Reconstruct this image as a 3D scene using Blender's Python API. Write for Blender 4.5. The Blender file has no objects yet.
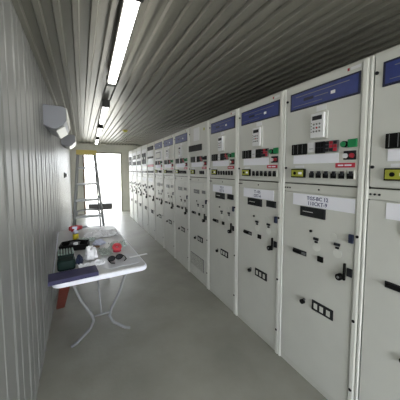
import bpy, bmesh, math, random
from mathutils import Vector, Matrix, noise
random.seed(7)
C = bpy.context.scene.collection
PI = math.pi

# ------------------------------------------------------------------ materials
def lin(h):
    h = h.lstrip('#')
    v = [int(h[i:i+2], 16)/255 for i in (0, 2, 4)]
    return tuple((c/12.92 if c <= .04045 else ((c+.055)/1.055)**2.4) for c in v) + (1,)

def mat(name, col, rough=.5, metal=0, bump=0, bscale=40, var=0, vscale=3, emit=0, alpha=1, trans=0, spec=.5, stretch=(1, 1, 1)):
    m = bpy.data.materials.new(name); m.use_nodes = True
    nt = m.node_tree; b = nt.nodes['Principled BSDF']
    b.inputs['Base Color'].default_value = lin(col)
    b.inputs['Roughness'].default_value = rough
    b.inputs['Metallic'].default_value = metal
    b.inputs['Specular IOR Level'].default_value = spec
    b.inputs['Alpha'].default_value = alpha
    b.inputs['Transmission Weight'].default_value = trans
    if emit:
        b.inputs['Emission Color'].default_value = lin(col)
        b.inputs['Emission Strength'].default_value = emit
    if var or bump:
        tc = nt.nodes.new('ShaderNodeTexCoord')
        mp = nt.nodes.new('ShaderNodeMapping'); mp.inputs['Scale'].default_value = stretch
        nt.links.new(tc.outputs['Object'], mp.inputs['Vector'])
    if var:
        n = nt.nodes.new('ShaderNodeTexNoise'); n.inputs['Scale'].default_value = vscale
        n.inputs['Detail'].default_value = 6
        r = nt.nodes.new('ShaderNodeMapRange')
        r.inputs['From Min'].default_value = .3; r.inputs['From Max'].default_value = .7
        r.inputs['To Min'].default_value = 1-var; r.inputs['To Max'].default_value = 1+var
        mx = nt.nodes.new('ShaderNodeVectorMath'); mx.operation = 'SCALE'
        mx.inputs[0].default_value = lin(col)[:3]
        nt.links.new(mp.outputs[0], n.inputs['Vector'])
        nt.links.new(n.outputs['Fac'], r.inputs['Value'])
        nt.links.new(r.outputs[0], mx.inputs['Scale'])
        nt.links.new(mx.outputs[0], b.inputs['Base Color'])
    if bump:
        n2 = nt.nodes.new('ShaderNodeTexNoise'); n2.inputs['Scale'].default_value = bscale
        bp = nt.nodes.new('ShaderNodeBump'); bp.inputs['Strength'].default_value = bump
        bp.inputs['Distance'].default_value = .01
        nt.links.new(mp.outputs[0], n2.inputs['Vector'])
        nt.links.new(n2.outputs['Fac'], bp.inputs['Height'])
        nt.links.new(bp.outputs[0], b.inputs['Normal'])
    return m

M = dict(
    cab=mat('cabinet_paint', '#d0d1cb', .42, spec=.35, var=.03, vscale=5),
    cabdoor=mat('cabinet_door_paint', '#d3d4cf', .42, spec=.35, var=.03, vscale=4),
    strip=mat('edge_lit_paint', '#dedfda', .35),  # paler than the doors: light caught by rounded posts is put into the colour
    gap=mat('dark_gap', '#26261f', .8),
    blue=mat('blue_enamel', '#2b3a7c', .45, var=.12, vscale=25),
    navy=mat('navy_border', '#141a38', .5),
    white=mat('white_plastic', '#e6e7ea', .5),
    paper=mat('label_paper', '#f3f4fd', .6),
    pale=mat('pale_grey_plastic', '#cfd0cb', .5),
    black=mat('black_plastic', '#0f0f0f', .6, spec=.15),
    char=mat('charcoal_plastic', '#26272b', .6, spec=.2),
    glassd=mat('dark_window_glass', '#2a2c2e', .15),
    grey=mat('mid_grey', '#77797a', .5),
    red=mat('red_plastic', '#a82535', .5),
    pink=mat('red_label', '#c02c44', .5),
    green=mat('green_button', '#13834d', .4),
    yel=mat('yellow_green_plastic', '#a9ac3c', .5),
    ink=mat('label_ink', '#4a4f7c', .7),
    chrome=mat('chrome', '#c8c8c8', .25, metal=1),
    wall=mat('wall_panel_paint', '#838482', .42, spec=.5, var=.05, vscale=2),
    wallend=mat('end_wall_paint', '#d4d3c8', .5, var=.04),
    ceil=mat('ceiling_sheet', '#7d7b73', .34, var=.04, vscale=2, spec=.6, stretch=(1, .1, 1)),
    floor=mat('floor_concrete', '#88877f', .42, bump=.15, bscale=30, var=.16, vscale=2.2, spec=.45),
    ground=mat('outdoor_ground', '#c9c5bb', .8, var=.06, vscale=1),
    wood=mat('door_frame_wood', '#77604c', .6, var=.15, vscale=8, stretch=(1, 1, .1)),
    frame=mat('door_frame_paint', '#a9a795', .5),
    housing=mat('lamp_housing', '#62625f', .5),
    cap=mat('lamp_end_cap', '#3c3c3a', .6),
    tube=mat('lamp_diffuser', '#fffdf6', .5, emit=5.5),
    acw=mat('ac_plastic', '#85878f', .4),
    acl=mat('ac_louver', '#c4c4c1', .35),
    alu=mat('ladder_aluminium', '#a9abad', .45, metal=.3),
    topcap=mat('ladder_cap_yellow', '#b5a457', .55),
    lred=mat('ladder_red', '#9c4a42', .5),
    table=mat('table_plastic', '#bcbdbf', .42, var=.03, vscale=6),
    tablerim=mat('table_rim', '#e9ebf6', .45),
    steel=mat('table_leg_steel', '#85868a', .4, metal=.3),
    folder=mat('navy_cover', '#29274f', .6, var=.1, vscale=20),
    dgreen=mat('dark_green_plastic', '#0c221f', .6, spec=.2),
    ggreen=mat('grey_green_plastic', '#7d9188', .5),
    dnavy=mat('dark_navy_cloth', '#1b2440', .7),
    bag=mat('white_bag_plastic', '#f2f3f8', .25),
    clear=mat('clear_film', '#dfeae6', .2, trans=.35, alpha=.75),
    sheet=mat('grey_film', '#b9bbc2', .4),
    tape=mat('red_tape', '#c9424c', .4),
    brown=mat('brown_wood', '#6f5848', .6),
    plank=mat('red_brown_wood', '#6b2f24', .6, var=.2, vscale=10),
    bottle_y=mat('yellow_liquid_plastic', '#c5b52a', .4),
    bottle_w=mat('pale_blue_plastic', '#c6cbe0', .4),
)

# ------------------------------------------------------------------ mesh builder
class MB:
    def __init__(s): s.bm = bmesh.new(); s.mats = []
    def mi(s, m):
        m = M[m]
        if m not in s.mats: s.mats.append(m)
        return s.mats.index(m)
    def box(s, x0, x1, y0, y1, z0, z1, m, bev=0, rot=None):
        b = bmesh.new(); bmesh.ops.create_cube(b, size=1)
        cx, cy, cz = (x0+x1)/2, (y0+y1)/2, (z0+z1)/2
        bmesh.ops.scale(b, vec=(abs(x1-x0), abs(y1-y0), abs(z1-z0)), verts=b.verts)
        if bev: bmesh.ops.bevel(b, geom=b.edges[:], offset=bev, segments=2, profile=.5, affect='EDGES')
        if rot: bmesh.ops.transform(b, matrix=rot, verts=b.verts)
        bmesh.ops.translate(b, vec=(cx, cy, cz), verts=b.verts)
        s.join(b, m); return s
    def join(s, b, m, smooth=False):
        i = s.mi(m)
        for f in b.faces: f.material_index = i; f.smooth = smooth
        me = bpy.data.meshes.new('t'); b.to_mesh(me); b.free(); s.bm.from_mesh(me); bpy.data.meshes.remove(me)
    def cyl(s, p0, p1, r, m, r2=None, n=20):
        p0, p1 = Vector(p0), Vector(p1); d = p1-p0
        b = bmesh.new()
        bmesh.ops.create_cone(b, cap_ends=True, segments=n, radius1=r, radius2=r if r2 is None else r2, depth=d.length)
        q = d.to_track_quat('Z', 'Y').to_matrix().to_4x4()
        bmesh.ops.transform(b, matrix=Matrix.Translation((p0+p1)/2) @ q, verts=b.verts)
        s.join(b, m, True)
        for f in s.bm.faces:
            if len(f.verts) > 4: f.smooth = False
        return s
    def tube(s, pts, r, m, n=10, closed=False, flat=1):
        pts = [Vector(p) for p in pts]; b = bmesh.new(); rings = []
        N = len(pts); up = None
        for i, p in enumerate(pts):
            a = pts[(i-1) % N] if (closed or i) else p
            c = pts[(i+1) % N] if (closed or i < N-1) else p
            t = (c-a).normalized()
            if up is None: up = Vector((0, 0, 1)) if abs(t.z) < .9 else Vector((0, 1, 0))
            side = t.cross(up).normalized(); up = side.cross(t).normalized()
            rings.append([b.verts.new(p+side*math.cos(2*PI*k/n)*r+up*math.sin(2*PI*k/n)*r*flat) for k in range(n)])
        for i in range(N if closed else N-1):
            A, B = rings[i], rings[(i+1) % N]
            for k in range(n): b.faces.new((A[k], A[(k+1) % n], B[(k+1) % n], B[k]))
        if not closed: b.faces.new(rings[0][::-1]); b.faces.new(rings[-1])
        bmesh.ops.recalc_face_normals(b, faces=b.faces)
        s.join(b, m, True); return s
    def prism(s, pts, z0, z1, m, bev=0):
        b = bmesh.new()
        lo = [b.verts.new((x, y, z0)) for x, y in pts]; hi = [b.verts.new((x, y, z1)) for x, y in pts]
        n = len(pts)
        b.faces.new(lo[::-1]); tf = b.faces.new(hi)
        for i in range(n): b.faces.new((lo[i], lo[(i+1) % n], hi[(i+1) % n], hi[i]))
        bmesh.ops.recalc_face_normals(b, faces=b.faces)
        if bev: bmesh.ops.bevel(b, geom=[e for e in b.edges if abs(e.verts[0].co.z-e.verts[1].co.z) < 1e-5], offset=bev, segments=3, profile=.5, affect='EDGES')
        s.join(b, m); return s
    def text(s, body, size, mtx, m):
        cu = bpy.data.curves.new('txt', 'FONT'); cu.body = body; cu.size = size
        cu.align_x = 'CENTER'; cu.align_y = 'CENTER'; cu.extrude = .0004; cu.offset = .0006; cu.resolution_u = 2
        o = bpy.data.objects.new('txt', cu); C.objects.link(o)
        dg = bpy.context.evaluated_depsgraph_get(); dg.update()
        me = bpy.data.meshes.new_from_object(o.evaluated_get(dg))
        b = bmesh.new(); b.from_mesh(me); bmesh.ops.transform(b, matrix=mtx, verts=b.verts)
        bpy.data.objects.remove(o); bpy.data.curves.remove(cu); bpy.data.meshes.remove(me)
        s.join(b, m); return s
    def build(s, name, parent=None, loc=None, rot=None):
        me = bpy.data.meshes.new(name); s.bm.to_mesh(me); s.bm.free()
        for m in s.mats: me.materials.append(m)
        o = bpy.data.objects.new(name, me); C.objects.link(o)
        if parent: o.parent = parent
        if loc: o.location = loc
        if rot: o.rotation_euler = rot
        return o

def tag(o, label, cat, group=None, kind=None):
    o['label'] = label; o['category'] = cat
    if group: o['group'] = group
    if kind: o['kind'] = kind
    return o
def thing(name, label, cat, loc=(0, 0, 0), rz=0, group=None):
    o = bpy.data.objects.new(name, None); C.objects.link(o); o.location = loc; o.rotation_euler = (0, 0, rz)
    o.empty_display_size = .1
    return tag(o, label, cat, group)
def struct(o, label=None):
    o['kind'] = 'structure'
    if label: o['label'] = label
    return o
def copy_tree(o, parent=None):
    c = o.copy(); C.objects.link(c)
    if parent: c.parent = parent
    for ch in list(o.children): copy_tree(ch, c)
    return c

# ------------------------------------------------------------------ room
XL, XR, Y0, Y1, H = -.33, 2.62, -2.3, 9.5, 2.6
struct(MB().box(XL-.1, XR+.1, Y0-.1, Y1+.1, -.12, 0, 'floor').build('floor'), 'grey concrete floor of the long narrow room')
# corrugated ceiling: ribs run along the room
def ribs(a0, a1, pitch, prof):
    pts = []; a = a0
    while a < a1-1e-6:
        for f, d in prof:
            if a+f*pitch <= a1: pts.append((a+f*pitch, d))
        a += pitch
    pts.append((a1, 0)); return pts
m = MB(); b = bmesh.new()
pr = ribs(XL-.06, XR, .104, [(0, 0), (.52, 0), (.60, -.024), (.90, -.024), (.98, 0)])
lo = [(b.verts.new((x, Y0, H+d)), b.verts.new((x, Y1, H+d))) for x, d in pr]
hi = [(b.verts.new((x, Y0, H+.08)), b.verts.new((x, Y1, H+.08))) for x in (XL-.06, XR)]
for i in range(len(lo)-1): b.faces.new((lo[i][0], lo[i][1], lo[i+1][1], lo[i+1][0]))
b.faces.new((hi[0][0], hi[1][0], hi[1][1], hi[0][1]))
bmesh.ops.recalc_face_normals(b, faces=b.faces)
m.join(b, 'ceil'); struct(m.build('ceiling'), 'corrugated metal ceiling with ribs running along the room')
# left wall with vertical ribs
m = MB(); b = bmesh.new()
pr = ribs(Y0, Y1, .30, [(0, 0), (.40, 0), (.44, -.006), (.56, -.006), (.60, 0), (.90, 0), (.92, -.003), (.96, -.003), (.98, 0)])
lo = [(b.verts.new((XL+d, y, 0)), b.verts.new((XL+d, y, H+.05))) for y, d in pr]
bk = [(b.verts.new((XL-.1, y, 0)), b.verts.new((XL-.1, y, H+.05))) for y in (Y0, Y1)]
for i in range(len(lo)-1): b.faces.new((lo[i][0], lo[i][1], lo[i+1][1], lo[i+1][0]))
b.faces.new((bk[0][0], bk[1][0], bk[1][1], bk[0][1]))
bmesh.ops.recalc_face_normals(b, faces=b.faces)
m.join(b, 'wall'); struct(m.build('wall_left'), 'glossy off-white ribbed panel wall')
struct(MB().box(XR, XR+.1, Y0, Y1, 0, H+.1, 'wallend').build('wall_right'))
DX0, DX1, DH = .07, 1.40, 2.25
m = MB()
m.box(XL-.1, DX0, Y1, Y1+.1, 0, H+.1, 'wallend').box(DX1, XR+.1, Y1, Y1+.1, 0, H+.1, 'wallend').box(DX0, DX1, Y1, Y1+.1, DH, H+.1, 'wallend')
struct(m.build('wall_end'), 'pale end wall around the bright doorway')
m = MB()
m.box(XL-.1, -.2, Y0-.1, Y0, 0, H+.1, 'wallend').box(2.45, XR+.1, Y0-.1, Y0, 0, H+.1, 'wallend').box(-.2, 2.45, Y0-.1, Y0, 2.45, H+.1, 'wallend')
struct(m.build('wall_rear'))
m = MB()
m.box(DX0-.005, DX0+.05, Y1-.03, Y1+.13, 0, DH, 'wood').box(DX1-.03, DX1+.02, Y1-.03, Y1+.13, 0, DH, 'frame').box(DX0-.005, DX1+.02, Y1-.03, Y1+.13, DH-.03, DH+.02, 'frame')
struct(m.build('trim_1'), 'doorway frame with a brown left jamb')
# cornice between ceiling and end wall
struct(MB().box(XL+.01, XR-.01, Y1-.06, Y1-.001, H-.09, H-.03, 'wallend').build('trim_2'))
struct(MB().box(-60, 60, -60, 90, -.30, -.13, 'ground').build('ground'))

# ------------------------------------------------------------------ ceiling lamps
def lamp():
    t = thing('ceiling_lamp', '', 'lamp', group='tube lamps in one line along the ceiling')
    MB().box(-.042, .042, -.72, .72, -.055, 0, 'housing', .006).build('housing', t)
    d = MB(); d.box(-.036, .036, -.66, .66, -.092, -.052, 'tube', .012); d.build('diffuser', t)
    for sgn in (-1, 1):
        MB().box(-.05, .05, sgn*.66, sgn*.735, -.094, -.004, 'cap', .006).build('end_cap', t)
    return t
L0 = lamp()
labs = ['tube ceiling lamp nearest the camera, cut by the top of the photo', 'tube ceiling lamp level with the near air conditioner, large dark end cap',
        'tube ceiling lamp third from the camera, beyond the near air conditioner', 'farthest and smallest tube ceiling lamp, before the doorway',
        'tube ceiling lamp overhead behind the camera']
for i, y in enumerate((1.97, 4.28, 6.12, 8.20, -.2)):
    o = L0 if i == 0 else copy_tree(L0)
    o.location = (.235+.0295*y, y, H-.024); o.rotation_euler = (0, 0, -.0295); o['label'] = labs[i]
# smoke detector
t = thing('smoke_detector', 'small yellowish round smoke detector on the ribbed ceiling', 'smoke detector', (.99, 6.0, H-.024))
MB().cyl((0, 0, 0), (0, 0, -.02), .07, 'topcap').build('base', t)
MB().cyl((0, 0, -.018), (0, 0, -.05), .052, 'yel', .035).build('sensor', t)

# ------------------------------------------------------------------ air conditioners
def aircon(x1, y0, y1, zb, label):
    t = thing('air_conditioner', label, 'air conditioner', (XL-.012, (y0+y1)/2, zb), group='split air conditioners high on the left wall')
    hl = (y1-y0)/2; d = x1-XL+.012
    m = MB(); b = bmesh.new()
    prof = [(0.002, .04), (.08, .0), (d*.55, .0), (d*.82, .035), (d, .10), (d, .235), (d-.03, .26), (0.002, .265)]
    A = [b.verts.new((x, -hl, z)) for x, z in prof]; B = [b.verts.new((x, hl, z)) for x, z in prof]
    n = len(prof); b.faces.new(A); b.faces.new(B[::-1])
    for k in range(n): b.faces.new((A[k], B[k], B[(k+1) % n], A[(k+1) % n]))
    bmesh.ops.recalc_face_normals(b, faces=b.faces)
    bmesh.ops.bevel(b, geom=b.edges[:], offset=.008, segments=2, profile=.5, affect='EDGES')
    m.join(b, 'acw'); m.build('casing', t)
    f = MB(); f.box(d-.004, d+.008, -hl+.03, hl-.03, .105, .25, 'acl', .004); f.build('front_panel', t)
    l = MB(); R = Matrix.Rotation(math.radians(-52), 4, 'Y')
    l.box(d*.68-.045, d*.68+.06, -hl+.06, hl-.06, .012, .022, 'acl', .002, rot=Matrix.Rotation(math.radians(-38), 4, 'Y')); l.build('louver', t)
    return t
aircon(-.125, 2.95, 3.75, 2.04, 'grey-white wall air conditioner nearest the camera').scale = (1, 1, .93)
aircon(-.085, 5.35, 6.10, 2.08, 'smaller-looking wall air conditioner farther along, above the ladder').scale = (1, 1, .85)
# wall switch
t = thing('wall_switch', 'dark vertical switch on the glossy white left wall', 'switch', (XL, 5.87, 1.49))
MB().box(0.0, .03, -.045, .045, -.05, .06, 'grey', .004).build('box', t)
MB().box(.03, .05, -.02, .02, -.03, .04, 'black', .004).build('lever', t)

# ------------------------------------------------------------------ switchgear cabinets
D, W, DEP, HT = 1.49, .63, 1.0, 2.25
class CB(MB):   # u to the right along the front, v up, w out of the front
    def b(s, u0, u1, v0, v1, w0, w1, m, bev=0):
        return s.box(-DEP/2-w1, -DEP/2-w0, W/2-u1, W/2-u0, v0, v1, m, bev)
    def c(s, u, v, w0, w1, r, m, r2=None, n=16):
        return s.cyl((-DEP/2-w0, W/2-u, v), (-DEP/2-w1, W/2-u, v), r, m, r2, n)
    def t(s, body, u, v, w, size, m):
        mt = Matrix(((0, 0, -1, -DEP/2-w), (-1, 0, 0, W/2-u), (0, 1, 0, v), (0, 0, 0, 1)))
        return s.text(body, size, mt, m)

def cabinet(y_left, kind, label, words=None):
    wide = bool(words) and words[0].startswith('TGS')
    t = thing('switchgear_cabinet', label, 'electrical cabinet', (D+DEP/2, y_left-W/2, 0), group='switchgear cabinets along the right wall')
    m = CB()
    m.b(.002, W-.002, 0, HT, -DEP, -.004, 'cab')
    m.b(.590, .628, .0, HT-.01, -.004, .020, 'strip', .010)          # frame post, the light on its rounded edges put into a paler colour
    m.b(.001, .018, .0, HT-.01, -.004, .017, 'strip', .005)
    m.b(.014, .592, 1.435, 1.492, -.004, .004, 'cab')
    m.b(.002, .63, 1.495, 1.502, -.006, -.001, 'gap')
    m.b(.586, .590, .03, HT-.02, -.004, -.0015, 'gap'); m.b(.018, .024, .03, HT-.02, -.004, -.0015, 'gap')
    m.b(.014, .592, 0, .05, -.004, .002, 'cab')
    for u in (.03, .052, .075, .33): m.c(u, 1.463, .0, .009, .006, 'char')
    for v in (.22, .67, 1.20): m.c(.607, v, .017, .024, .009, 'black')
    m.build('carcass', t)
    # upper door
    up = CB(); up.b(.024, .586, 1.507, HT-.018, -.003, .010, 'cabdoor', .003)
    up = up.build('instrument_door', t)
    for v in (2.135, 1.618): CB().c(.036, v, .009, .018, .009, 'char').build('hinge', up)
    lo = CB(); lo.b(.024, .586, .055, 1.430, -.003, .010, 'cabdoor', .003)
    lo = lo.build('breaker_door', t)
    w = .0095
    def part(name, par, *boxes):
        q = CB()
        for bx in boxes:
            if bx[0] == 'c': q.c(*bx[1:])
            elif bx[0] == 't': q.t(*bx[1:])
            else: q.b(*bx)
        return q.build(name, par)
    if kind in 'ABC':
        if kind == 'A' or kind == 'C':
            hb = 'blue'
            q = CB(); q.b(.066, .582, 2.050, 2.182, w, w+.006, 'navy', .001); q.b(.079, .570, 2.062, 2.170, w+.006, w+.008, hb)
            q.b(.19, .27, 2.105, 2.125, w+.008, w+.009, 'navy'); q.b(.40, .43, 2.098, 2.118, w+.008, w+.009, 'white')
            q.b(.12, .52, 2.145, 2.149, w+.008, w+.009, 'grey'); q.b(.28, .38, 2.112, 2.116, w+.008, w+.009, 'grey'); q.b(.10, .34, 2.08, 2.083, w+.008, w+.009, 'grey')
            q.build('header_plate', up)
            part('maker_badge', up, (.52, .58, 2.205, 2.222, w, w+.002, 'white'), (.50, .512, 2.205, 2.222, w, w+.002, 'red'))
        if kind == 'A':
            part('name_tag', up, (.295, .368, 2.008, 2.042, w, w+.003, 'white'))
            q = CB(); q.b(.258, .385, 1.815, 1.998, w, w+.012, 'pale', .003); q.b(.272, .372, 1.825, 1.990, w+.012, w+.03, 'white', .003)
            q.b(.285, .358, 1.944, 1.972, w+.03, w+.032, 'char')
            for r_ in range(3):
                for c_ in range(3): q.c(.300+c_*.022, 1.915-r_*.024, w+.03, w+.034, .0065, 'grey' if (r_*c_) != 1 else 'red', n=8)
            for r_ in range(4): q.c(.281, 1.925-r_*.02, w+.03, w+.033, .003, 'char', n=6)
            q.build('protection_relay', up)
        if kind == 'B':
            part('name_tag', up, (.18, .36, 2.02, 2.20, w, w+.004, 'white'))
            part('warning_sticker', up, ('c', .50, 2.15, w, w+.002, .02, 'yel'))
            part('display_bar', up, (.02, .44, 1.875, 1.962, w, w+.012, 'black', .003))
            part('label_strip', up, (.04, .43, 1.805, 1.865, w, w+.003, 'pale'))
        if kind == 'C':
            part('meter', up, (.10, .56, 1.81, 2.02, w, w+.012, 'white', .003), (.15, .50, 1.835, 1.985, w+.012, w+.014, 'grey'), (.18, .46, 1.86, 1.96, w+.014, w+.016, 'pale'))
        # first row: annunciator, label, second annunciator, red and grey keys
        q = CB(); q.b(.098, .228, 1.716, 1.795, w, w+.016, 'black', .003)
        for k in range(3): q.b(.115+k*.04, .118+k*.04, 1.722, 1.79, w+.016, w+.017, 'grey')
        q.build('annunciator', up)
        part('button_label', up, (.236, .292, 1.728, 1.797, w, w+.008, 'white', .002), (.25, .28, 1.75, 1.754, w+.008, w+.009, 'grey'))
        q = CB(); q.b(.302, .372, 1.716, 1.795, w, w+.016, 'char', .003)
        for k in range(3):
            for j in range(2): q.b(.308+k*.021, .324+k*.021, 1.722+j*.036, 1.752+j*.036, w+.016, w+.018, 'black')
        q.build('key_block', up)
        q = CB(); q.b(.376, .466, 1.720, 1.795, w, w+.012, 'grey', .003)
        for k in range(3):
            for j in range(3): q.b(.381+k*.028, .402+k*.028, 1.725+j*.023, 1.744+j*.023, w+.012, w+.018, ('red', 'char', 'pink')[(k+j) % 3] if (k != 0) else 'char')
        q.build('indicator_grid', up)
        part('push_button', up, ('c', .505, 1.762, w, w+.02, .020, 'black'), ('c', .505, 1.762, w+.02, w+.03, .016, 'char' if kind == 'B' else 'green'), (.525, .578, 1.74, 1.79, w, w+.012, 'green' if kind == 'A' else 'char', .002))
        part('selector_switch', up, (.50, .575, 1.665, 1.72, w, w+.008, 'char', .002), ('c', .515, 1.69, w+.008, w+.02, .015, 'white'), ('c', .555, 1.69, w+.008, w+.02, .014, 'red'))
        part('mimic_strip', up, (.108, .466, 1.648, 1.712, w, w+.004, 'paper'))
        part('warning_plate', up, (.448, .570, 1.617, 1.646, w, w+.004, 'pink'), (.465, .50, 1.627, 1.636, w+.004, w+.005, 'paper'), (.508, .55, 1.627, 1.636, w+.004, w+.005, 'paper'))
        part('button_tag', up, (.125, .205, 1.617, 1.635, w, w+.003, 'white'))
        part('test_counter', up, (.100, .222, 1.545, 1.611, w, w+.018, 'black', .003), (.108, .214, 1.553, 1.603, w+.018, w+.024, 'yel', .003), ('c', .142, 1.578, w+.023, w+.028, .012, 'black'), (.175, .205, 1.57, 1.587, w+.023, w+.026, 'paper'))
        for k in range(6 if kind == 'A' else 3):
            u = .262+k*.054 if kind == 'A' else .40+k*.05
            part('circuit_breaker', up, (u, u+.045, 1.545, 1.600, w, w+.018, 'pale', .002), (u+.004, u+.041, 1.547, 1.580, w+.018, w+.022, 'black'), (u+.020, u+.038, 1.566, 1.594, w+.018, w+.034, 'char', .002))
        # lower door
        if words is not None:
            q = CB(); q.b(.115, .582 if wide else .535, 1.336, 1.424, w, w+.004, 'paper')
            if words:
                q.t(words[0], .325, 1.396, w+.0045, .036, 'ink'); q.t(words[1], .325, 1.359, w+.0045, .036, 'ink')
            q.build('sign_plate', lo)
        else:
            part('sign_plate', lo, (.15, .50, 1.345, 1.412, w, w+.004, 'pale'))
        gl = 'glassd' if words is not None else 'grey'
        wf = 'char' if words is not None else 'pale'
        part('viewing_window', lo, (.188, .392, 1.262, 1.332, w, w+.010, wf, .002), (.200, .380, 1.270, 1.325, w+.010, w+.012, gl), (.215, .30, 1.295, 1.300, w+.012, w+.0125, 'pale'))
        if not wide: part('viewing_window', lo, (.452, .566, 1.276, 1.332, w, w+.010, wf, .002), (.460, .558, 1.283, 1.325, w+.010, w+.012, gl))
        part('key_lock', lo, ('c', .283, 1.160, w, w+.010, .009, 'char'))
        for u, v in ((.330, 1.108), (.484, 1.112)):
            part('lock_rosette', lo, ('c', u, v-.055, w, w+.003, .030, 'strip'))
            part('padlock_plate', lo, (u-.022, u+.016, v-.004, v+.014, w, w+.012, 'char', .002), (u-.012, u+.010, v-.024, v-.010, w, w+.010, 'char', .002))
        part('position_plate', lo, ('c', .452, 1.160, w, w+.003, .024, 'pale'))
        part('position_plate', lo, ('c', .560, 1.10, w, w+.003, .016, 'pale'))
        part('interlock', lo, (.556, .584, 1.150, 1.205, w, w+.016, 'dnavy', .003))
        part('racking_slot', lo, (.128, .250, .958, .994, w, w+.006, 'char', .002), (.136, .205, .968, .987, w+.006, w+.020, 'black', .003), (.212, .245, .966, .984, w+.006, w+.009, 'grey'))
        part('counter', lo, (.346, .388, .960, .998, w, w+.014, 'black', .003))
        part('door_handle', lo, (.552, .584, .935, .988, w, w+.010, 'char', .002), ('c', .512, .915, w, w+.030, .021, 'black'), ('c', .512, .915, w+.030, w+.034, .008, 'grey'), (.537, .550, .905, 1.015, w+.010, w+.026, 'black', .003))
        part('knob', lo, ('c', .235, .607, w, w+.022, .017, 'black'), ('c', .245, .628, w, w+.008, .010, 'grey'))
        q = CB(); q.b(.312, .474, .588, .662, w, w+.008, 'char', .004)
        for k, u in enumerate((.334, .380, .430)): q.b(u-.003, u+.024, .605, .645, w+.008, w+.011, 'pale', .001)
        q.build('mimic_plate', lo)
        if kind == 'B':
            q = CB(); q.b(.07, .50, .17, .355, w, w+.003, 'grey')
            for k in range(11): q.b(.08, .49, .178+k*.016, .184+k*.016, w+.003, w+.010, 'cab')
            q.build('vent_grille', lo)
    elif kind == 'D':
        for k, (mm, v0, v1) in enumerate((('black', 2.07, 2.16), ('white', 1.93, 2.06), ('black', 1.88, 1.92), ('white', 1.74, 1.87), ('red', 1.68, 1.735), ('white', 1.60, 1.67), ('black', 1.54, 1.59))):
            part('relay_module', up, (.07, .55, v0, v1, w, w+.014, mm, .002))
        lower_far(part, lo, w, 3)
    else:
        q = CB(); q.b(.05, .56, 1.70, 2.14, w, w+.006, 'white', .002); q.build('relay_panel', up)
        if kind == 'E':
            for u in (.09, .23, .40): part('meter', up, (u, u+.11, 1.93, 2.04, w+.006, w+.02, 'char', .002), (u+.02, u+.09, 1.95, 2.02, w+.02, w+.022, 'pale'))
            for u in (.08, .18, .28, .39, .47): part('relay_module', up, (u, u+.075, 1.75, 1.86, w+.006, w+.02, 'char', .002))
        else:
            for u in (.12, .34): part('relay_module', up, (u, u+.14, 1.76, 2.04, w+.006, w+.02, 'char', .002), (u+.03, u+.11, 1.88, 1.94, w+.02, w+.022, 'pale'))
        part('terminal_row', up, (.05, .56, 1.54, 1.575, w, w+.02, 'black', .002))
        part('label_strip', up, (.06, .55, 1.60, 1.66, w, w+.004, 'white'))
        lower_far(part, lo, w, 5)
    return t

def lower_far(part, lo, w, n):
    part('sign_plate', lo, (.10, .50, 1.33, 1.41, w, w+.004, 'white'))
    spots = [(.15, 1.16), (.34, 1.20), (.46, 1.14), (.26, 1.06), (.42, 1.02)]
    for k in range(n):
        u, v = spots[k]; part('padlock_plate', lo, (u, u+.08, v, v+.05, w, w+.014, 'char', .002))
    part('racking_slot', lo, (.14, .26, .95, .99, w, w+.014, 'black', .002))
    part('door_handle', lo, ('c', .51, .915, w, w+.03, .026, 'black'), (.537, .55, .905, 1.01, w, w+.02, 'black', .002))
    part('mimic_plate', lo, (.31, .48, .585, .665, w, w+.008, 'char', .002))

cabs = [
 ('A', 'grey switchgear cabinet closest to the camera, cut by the right edge', []),
 ('A', 'grey cabinet nearest the camera fully showing its two-line white sign and blue header', ['TGS-BC 12', '110CKT-9']),
 ('A', 'grey cabinet with blue header and white sign, second full one from the camera', ['T-105', 'CKT-6']),
 ('A', 'grey cabinet with small blue header, just right of the cabinet without a blue header', ['TG-3', 'CKT-5']),
 ('B', 'grey cabinet without blue header, black bar above and vent grille near the floor', None),
 ('A', 'grey cabinet with blue header directly beyond the one with a vent grille', None),
 ('A', 'narrow-looking grey cabinet with blue header, second beyond the one with a vent grille', None),
 ('C', 'grey cabinet with a square white-framed meter under its header', None),
 ('D', 'grey cabinet with stacked black, white and red modules on its upper door', None),
 ('E', 'far grey cabinet with a white upper panel beside the stacked red and black modules', None),
 ('F', 'far grey cabinet with white upper panel of three meters, third from the doorway', None),
 ('E', 'far grey cabinet with white panel, second from the bright doorway end', None),
 ('F', 'farthest grey cabinet in the row, nearest the bright doorway', None)]
for i, (k, lb, wd) in enumerate(cabs):
    if k == 'E' and i == 9: k = 'F'
    elif i == 10: k = 'E'
    cabinet(1.42+(i-1)*W, k, lb, wd)

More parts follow.
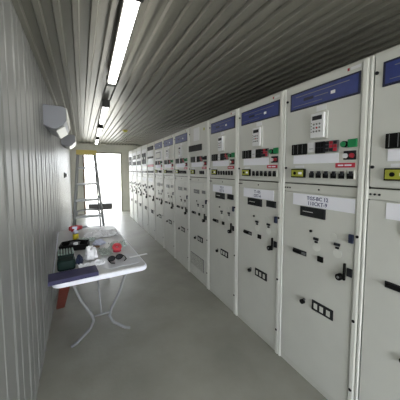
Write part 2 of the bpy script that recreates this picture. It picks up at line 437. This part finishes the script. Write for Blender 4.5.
# ------------------------------------------------------------------ folding table
TZ = .74
t = thing('folding_table', 'white plastic folding table with grey steel legs by the left wall', 'table', (.10, 2.95, 0), math.radians(3.0))
def rrect(x0, x1, y0, y1, r, n=6):
    pts = []
    for cx, cy, a0 in ((x1-r, y1-r, 0), (x0+r, y1-r, 90), (x0+r, y0+r, 180), (x1-r, y0+r, 270)):
        for k in range(n+1):
            a = math.radians(a0+90*k/n); pts.append((cx+r*math.cos(a), cy+r*math.sin(a)))
    return pts
tp = MB(); tp.prism(rrect(-.375, .375, -.90, .90, .07), TZ-.045, TZ-.006, 'tablerim', .010)
tp.prism(rrect(-.362, .362, -.887, .887, .06), TZ-.010, TZ, 'table', .003); tp.build('tabletop', t)
for sy in (-1, 1):
    fr = MB()
    y = sy*.62
    fr.tube([(-.30, y, TZ-.055), (.30, y, TZ-.055)], .013, 'steel')
    fr.build('leg_crossbar', t)
    for sx in (-1, 1):
        lg = MB(); lg.tube([(sx*.27, y, TZ-.055), (sx*.255, y, .66), (sx*.17, y, .42), (sx*.085, y, .26), (sx*.07, y, .20), (sx*.10, y, .13), (sx*.22, y, .03), (sx*.26, y, .014)], .013, 'steel')
        lg.build('leg', t)
    br = MB(); br.tube([(0, y*.98, .24), (0, y*.3, TZ-.05)], .008, 'steel'); br.tube([(-.085, y, .24), (.085, y, .24)], .009, 'steel'); br.build('brace', t)

# crumpled things
def crumple(name, label, cat, x, y, sx, sy, sz, mt, seed=0, freq=9, amp=.35, z=TZ+.001, rz=0, group=None):
    b = bmesh.new(); bmesh.ops.create_icosphere(b, subdivisions=4, radius=1)
    for v in b.verts:
        p = v.co.copy(); k = noise.noise(p*1.6+Vector((seed, 0, 0)))*amp + abs(noise.noise(p*freq*.45+Vector((0, seed, 3))))*amp*.8
        v.co = p*(1+k-.1)
        if v.co.z < 0: v.co.z *= .12
    bmesh.ops.scale(b, vec=(sx, sy, sz), verts=b.verts)
    zm = min(v.co.z for v in b.verts)
    for v in b.verts: v.co.z -= zm
    m = MB(); m.join(b, mt)
    return tag(m.build(name, loc=(x, y, z), rot=(0, 0, rz)), label, cat, group)
def film(name, label, cat, x, y, sx, sy, h, mt, seed=0, rz=0, n=26, z=TZ+.001):
    b = bmesh.new(); g = []
    for i in range(n+1):
        row = []
        for j in range(n+1):
            u, v = i/n-.5, j/n-.5
            edge = 1+.22*noise.noise(Vector((u*4, v*4, seed)))
            q = Vector((u*7+seed, v*7, seed))
            hh = abs(noise.noise(q))*h*1.6 + abs(noise.noise(q*2.3))*h*.6
            row.append(b.verts.new((u*sx*edge, v*sy*edge, hh)))
        g.append(row)
    for i in range(n):
        for j in range(n): b.faces.new((g[i][j], g[i+1][j], g[i+1][j+1], g[i][j+1]))
    m = MB(); m.join(b, mt)
    o = m.build(name, loc=(x, y, z), rot=(0, 0, rz))
    s = o.modifiers.new('thickness', 'SOLIDIFY'); s.thickness = .0012; s.offset = 1
    return tag(o, label, cat)

# navy binder on the near edge
t = thing('ring_binder', 'flat navy blue binder lying along the near left edge of the table', 'binder', (-.08, 2.115, TZ+.001), math.radians(6))
MB().box(-.175, .175, -.085, .07, 0, .005, 'folder', .001).build('back_cover', t)
MB().box(-.165, .165, -.075, .063, .005, .027, 'paper').build('pages', t)
MB().box(-.175, .175, -.085, .07, .027, .033, 'folder', .001).build('front_cover', t)
MB().box(-.175, .175, -.092, -.085, 0, .033, 'folder', .002).build('spine', t)
# green ribbed machine
t = thing('battery_charger', 'dark green rounded device with pale ribbed top, beside the navy binder', 'tool', (-.145, 2.39, TZ+.001), math.radians(4))
MB().prism(rrect(-.070, .070, -.13, .0, .03), 0, .085, 'dgreen', .012).build('casing', t)
MB().prism(rrect(-.068, .068, .0, .17, .02), 0, .10, 'char', .008).build('rear_block', t)
for k in range(6):
    MB().box(-.063+k*.0225, -.050+k*.0225, .005, .16, .098, .112, 'ggreen', .003).build('rib', t)
MB().tube([(-.05, -.06, .08), (-.05, -.06, .11), (.05, -.06, .11), (.05, -.06, .08)], .007, 'dgreen').build('handle', t)
crumple('cloth_pouch', 'dark navy cloth pouch squeezed between the green device and white bag', 'pouch', -.040, 2.385, .032, .055, .075, 'dnavy', 4, amp=.2)
# black tray
t = thing('tool_tray', 'black open tray with odds and ends behind the green device', 'tray', (-.09, 2.86, TZ+.001), math.radians(-6))
MB().box(-.14, .14, -.06, .12, 0, .008, 'black').box(-.14, -.13, -.06, .12, 0, .06, 'black').box(.13, .14, -.06, .12, 0, .06, 'black').box(-.14, .14, -.06, -.05, 0, .06, 'black').box(-.14, .14, .11, .12, 0, .06, 'black').build('tray', t)
MB().box(-.05, .05, -.045, .10, .045, .065, 'char', .005).build('lid', t)
MB().tube([(-.11, .0, .06), (-.11, .0, .085), (.0, .03, .09), (.11, .0, .085), (.11, 0, .06)], .009, 'black').build('handle', t)
# small items in and by the tray
tag(MB().cyl((0, 0, 0), (0, 0, .02), .022, 'white').build('bottle_cap', loc=(-.075, 2.80, TZ+.068)), 'white round cap lying on the black tray lid', 'cap')
tag(MB().tube([(-.06, 0, .012), (-.02, .004, .014), (.03, 0, .012), (.06, -.004, .012)], .011, 'brown').build('wooden_dowel', loc=(.10, 2.80, TZ+.001)), 'short brown wooden dowel lying right of the black tray', 'tool')
crumple('plastic_bag', 'crumpled white plastic bag standing in the middle of the table', 'bag', .060, 2.46, .058, .065, .125, 'bag', 2, amp=.28)
film('crumpled_paper', 'crumpled white paper just behind the navy binder', 'paper', .055, 2.285, .20, .10, .024, 'bag', 5, math.radians(10))
crumple('cleaning_cloth', 'pale lilac crumpled cloth between white bag and red tape', 'cloth', .16, 2.93, .07, .06, .05, 'bottle_w', 8, amp=.3)
# grey film on the right near corner
t = tag(MB().prism(rrect(-.17, .165, -.15, .15, .06), 0, .006, 'sheet', .002).build('plastic_mat', loc=(.305, 2.295, TZ+.001), rot=(0, 0, math.radians(5))), 'smooth grey plastic mat on the near right table corner', 'mat')
# black safety glasses
t = thing('safety_glasses', 'black framed safety glasses lying on the grey mat', 'glasses', (.27, 2.30, TZ+.009), math.radians(18))
for sx in (-1, 1):
    ring = [(sx*.038+.033*math.cos(a), .012+.006*math.sin(a), .022+.020*math.sin(a)) for a in [2*PI*k/18 for k in range(18)]]
    MB().tube(ring, .0055, 'black', closed=True).build('lens_rim', t)
    MB().prism([(sx*.038+.030*math.cos(a), .012+.004*math.sin(a)) for a in [2*PI*k/18 for k in range(18)]], .006, .038, 'char').build('lens', t)
    MB().tube([(sx*.072, .012, .03), (sx*.080, -.02, .022), (sx*.075, -.055, .010), (sx*.045, -.075, .006)], .0045, 'black').build('temple_arm', t)
# red tape
t = thing('tape_roll', 'roll of bright red tape lying among clear film', 'tape', (.315, 2.575, TZ+.002), 0)
ring = [(.032*math.cos(a), .032*math.sin(a), .018) for a in [2*PI*k/28 for k in range(28)]]
rt = Matrix.Rotation(math.radians(0), 4, 'X')
MB().tube([(x, y*.94, z+.03+y*.55) for x, y, z in ring], .017, 'tape', closed=True).build('tape', t)
MB().tube([(x*.5, y*.5*.94, z+.03+y*.3) for x, y, z in ring], .009, 'pink', closed=True).build('core', t)
MB().tube([(x*1.05, y, .008) for x, y, z in ring], .009, 'pink', closed=True).build('rim', t)
film('clear_film', 'crumpled clear plastic film around the red tape', 'packaging', .35, 2.78, .18, .20, .03, 'clear', 11)
film('clear_film', 'flat clear plastic film in the table middle left of red tape', 'packaging', .20, 2.60, .11, .24, .018, 'clear', 15, .1)
film('plastic_sheeting', 'wide heap of shiny white plastic sheeting at the far end of the table', 'sheeting', .22, 3.36, .40, .36, .030, 'bag', 21)
film('plastic_sheeting', 'small greenish clear plastic scrap behind the black tray', 'sheeting', .03, 3.12, .20, .14, .03, 'clear', 27)
# white ruler overhanging
tag(MB().box(-.09, .09, -.014, .014, 0, .004, 'white', .001).build('ruler', loc=(.485, 2.325, TZ+.009), rot=(0, 0, math.radians(8))), 'white plastic strip sticking out over the right table edge', 'ruler')
# bottle
t = thing('spray_bottle', 'small bottle, yellow below and pale blue above, by the wall', 'bottle', (-.085, 3.27, TZ+.001))
MB().cyl((0, 0, 0), (0, 0, .075), .034, 'bottle_y').build('body', t)
MB().cyl((0, 0, .075), (0, 0, .115), .034, 'bottle_w', .022).build('shoulder', t)
m = MB(); m.cyl((0, 0, .115), (0, 0, .135), .014, 'white'); m.box(-.035, .02, -.012, .012, .135, .16, 'bottle_w', .004); m.build('spray_head', t)
t = thing('pliers', 'red handled pliers near the far left end of the table', 'pliers', (-.02, 3.74, TZ+.002), math.radians(20)); t.scale = (1.15, 1.3, 1.9)
for s_ in (-1, 1):
    MB().tube([(.0, 0, .022), (-.04, s_*.022, .026), (-.09, s_*.032, .022), (-.13, s_*.026, .020)], .016, 'tape').build('handle', t)
    MB().tube([(.0, 0, .02), (.03, s_*.009, .02), (.065, s_*.002, .02)], .009, 'steel').build('jaw', t)
tag(MB().cyl((0, 0, 0), (0, 0, .03), .02, 'green').build('green_cap', loc=(.0, 3.02, TZ+.001)), 'tiny green cap behind the black tray', 'cap')

# board under the table
p0, p1 = Vector((-.262, 3.06, .018)), Vector((-.165, 2.40, .545)); dv = p1-p0
q = dv.to_track_quat('Z', 'X').to_matrix().to_4x4()
m = MB(); m.box(-.012, .012, -.042, .042, 0, dv.length, 'plank', .003)
bb = m.build('wooden_board', loc=p0); bb.rotation_mode = 'QUATERNION'; bb.rotation_quaternion = (dv.to_track_quat('Z', 'X').to_matrix() @ Matrix.Rotation(0, 3, 'Z')).to_quaternion()
tag(bb, 'red-brown wooden board leaning under the left side of the table', 'board')

# ------------------------------------------------------------------ step ladder
LY = 5.15; LZ = 1.96
t = thing('step_ladder', 'aluminium step ladder with yellowish top cap before the doorway', 'ladder', (.10, LY, 0))
def lx(s, z): return (.155 if s > 0 else -.145) + s*(1-z/LZ)*.150 + 0
def fy(z): return -.28*(1-z/LZ)
def ry(z): return .05 + .55*(1-z/LZ)
MB().box(-.175, .185, -.07, .10, LZ-.06, LZ+.03, 'topcap', .006).build('top_cap', t)
for s_ in (-1, 1):
    m = MB(); m.tube([(lx(s_, 0), fy(0), .012), (lx(s_, LZ-.03), fy(LZ-.03), LZ-.03)], .022, 'alu', 4); m.build('front_rail', t)
    m = MB(); m.tube([(lx(s_, 0)*.93, ry(0), .012), (lx(s_, LZ-.03)*.9, ry(LZ-.03), LZ-.03)], .014, 'alu', 4); m.build('rear_rail', t)
    m = MB(); m.box(lx(s_, 0)-.03, lx(s_, 0)+.03, fy(0)-.04, fy(0)+.04, 0, .03, 'char', .004); m.build('foot', t)
    z = 1.05; m = MB(); m.tube([(lx(s_, z), fy(z), z), (lx(s_, z-.0)*.98, (fy(z)+ry(z))/2, z-.05), (lx(s_, z)*.96, ry(z), z)], .010, 'lred' if s_ < 0 else 'alu', 6); m.build('spreader', t)
for k in range(6):
    z = LZ-.31*(k+1)+.0
    if z < .05: break
    m = MB(); m.box(lx(-1, z)+.012, lx(1, z)-.012, fy(z)-.035, fy(z)+.045, z-.026, z+.014, 'alu', .003); m.build('step', t)
m = MB()
m.tube([(lx(-1, .72)+.02, .02, .70), (lx(-1, .72)+.06, .06, .79), (.0, .07, .815), (lx(1, .72)-.06, .06, .79), (lx(1, .72)-.02, .02, .70)], .019, 'alu', 8); m.build('arched_brace', t)
for z in (1.0, .62, .35):
    m = MB(); m.tube([(lx(-1, z)*.95, ry(z), z), (lx(1, z)*.95, ry(z), z)], .009, 'alu', 6); m.build('rear_brace', t)

# ------------------------------------------------------------------ black case outside
t = thing('equipment_case', 'long black case on the ground outside the bright doorway', 'case', (.74, 11.3, -.13), math.radians(-8))
MB().box(-.48, .48, -.20, .20, 0, .22, 'black', .01).build('body', t)
MB().box(-.49, .49, -.21, .21, 0.22, .25, 'black', .01).build('lid', t)
MB().tube([(-.08, -.215, .20), (-.08, -.25, .17), (.08, -.25, .17), (.08, -.215, .20)], .010, 'char').build('handle', t)

# ------------------------------------------------------------------ daylight
w = bpy.data.worlds.new('world'); bpy.context.scene.world = w; w.use_nodes = True
bg = w.node_tree.nodes['Background']; bg.inputs['Color'].default_value = (.93, .97, 1, 1); bg.inputs['Strength'].default_value = 5.0

# ------------------------------------------------------------------ camera
cd = bpy.data.cameras.new('camera'); cam = bpy.data.objects.new('camera', cd); C.objects.link(cam)
cam.location = (0, 0, 1.60)
cam.rotation_euler = (math.radians(90-4), 0, -math.radians(26.8))
cd.sensor_width = 36; cd.lens = 235/400*36; cd.shift_y = -13.3/400; cd.clip_start = .05
bpy.context.scene.camera = cam
vs = bpy.context.scene.view_settings
vs.view_transform = 'Standard'; vs.look = 'None'; vs.gamma = 1; vs.use_curve_mapping = False; vs.exposure = 1.1
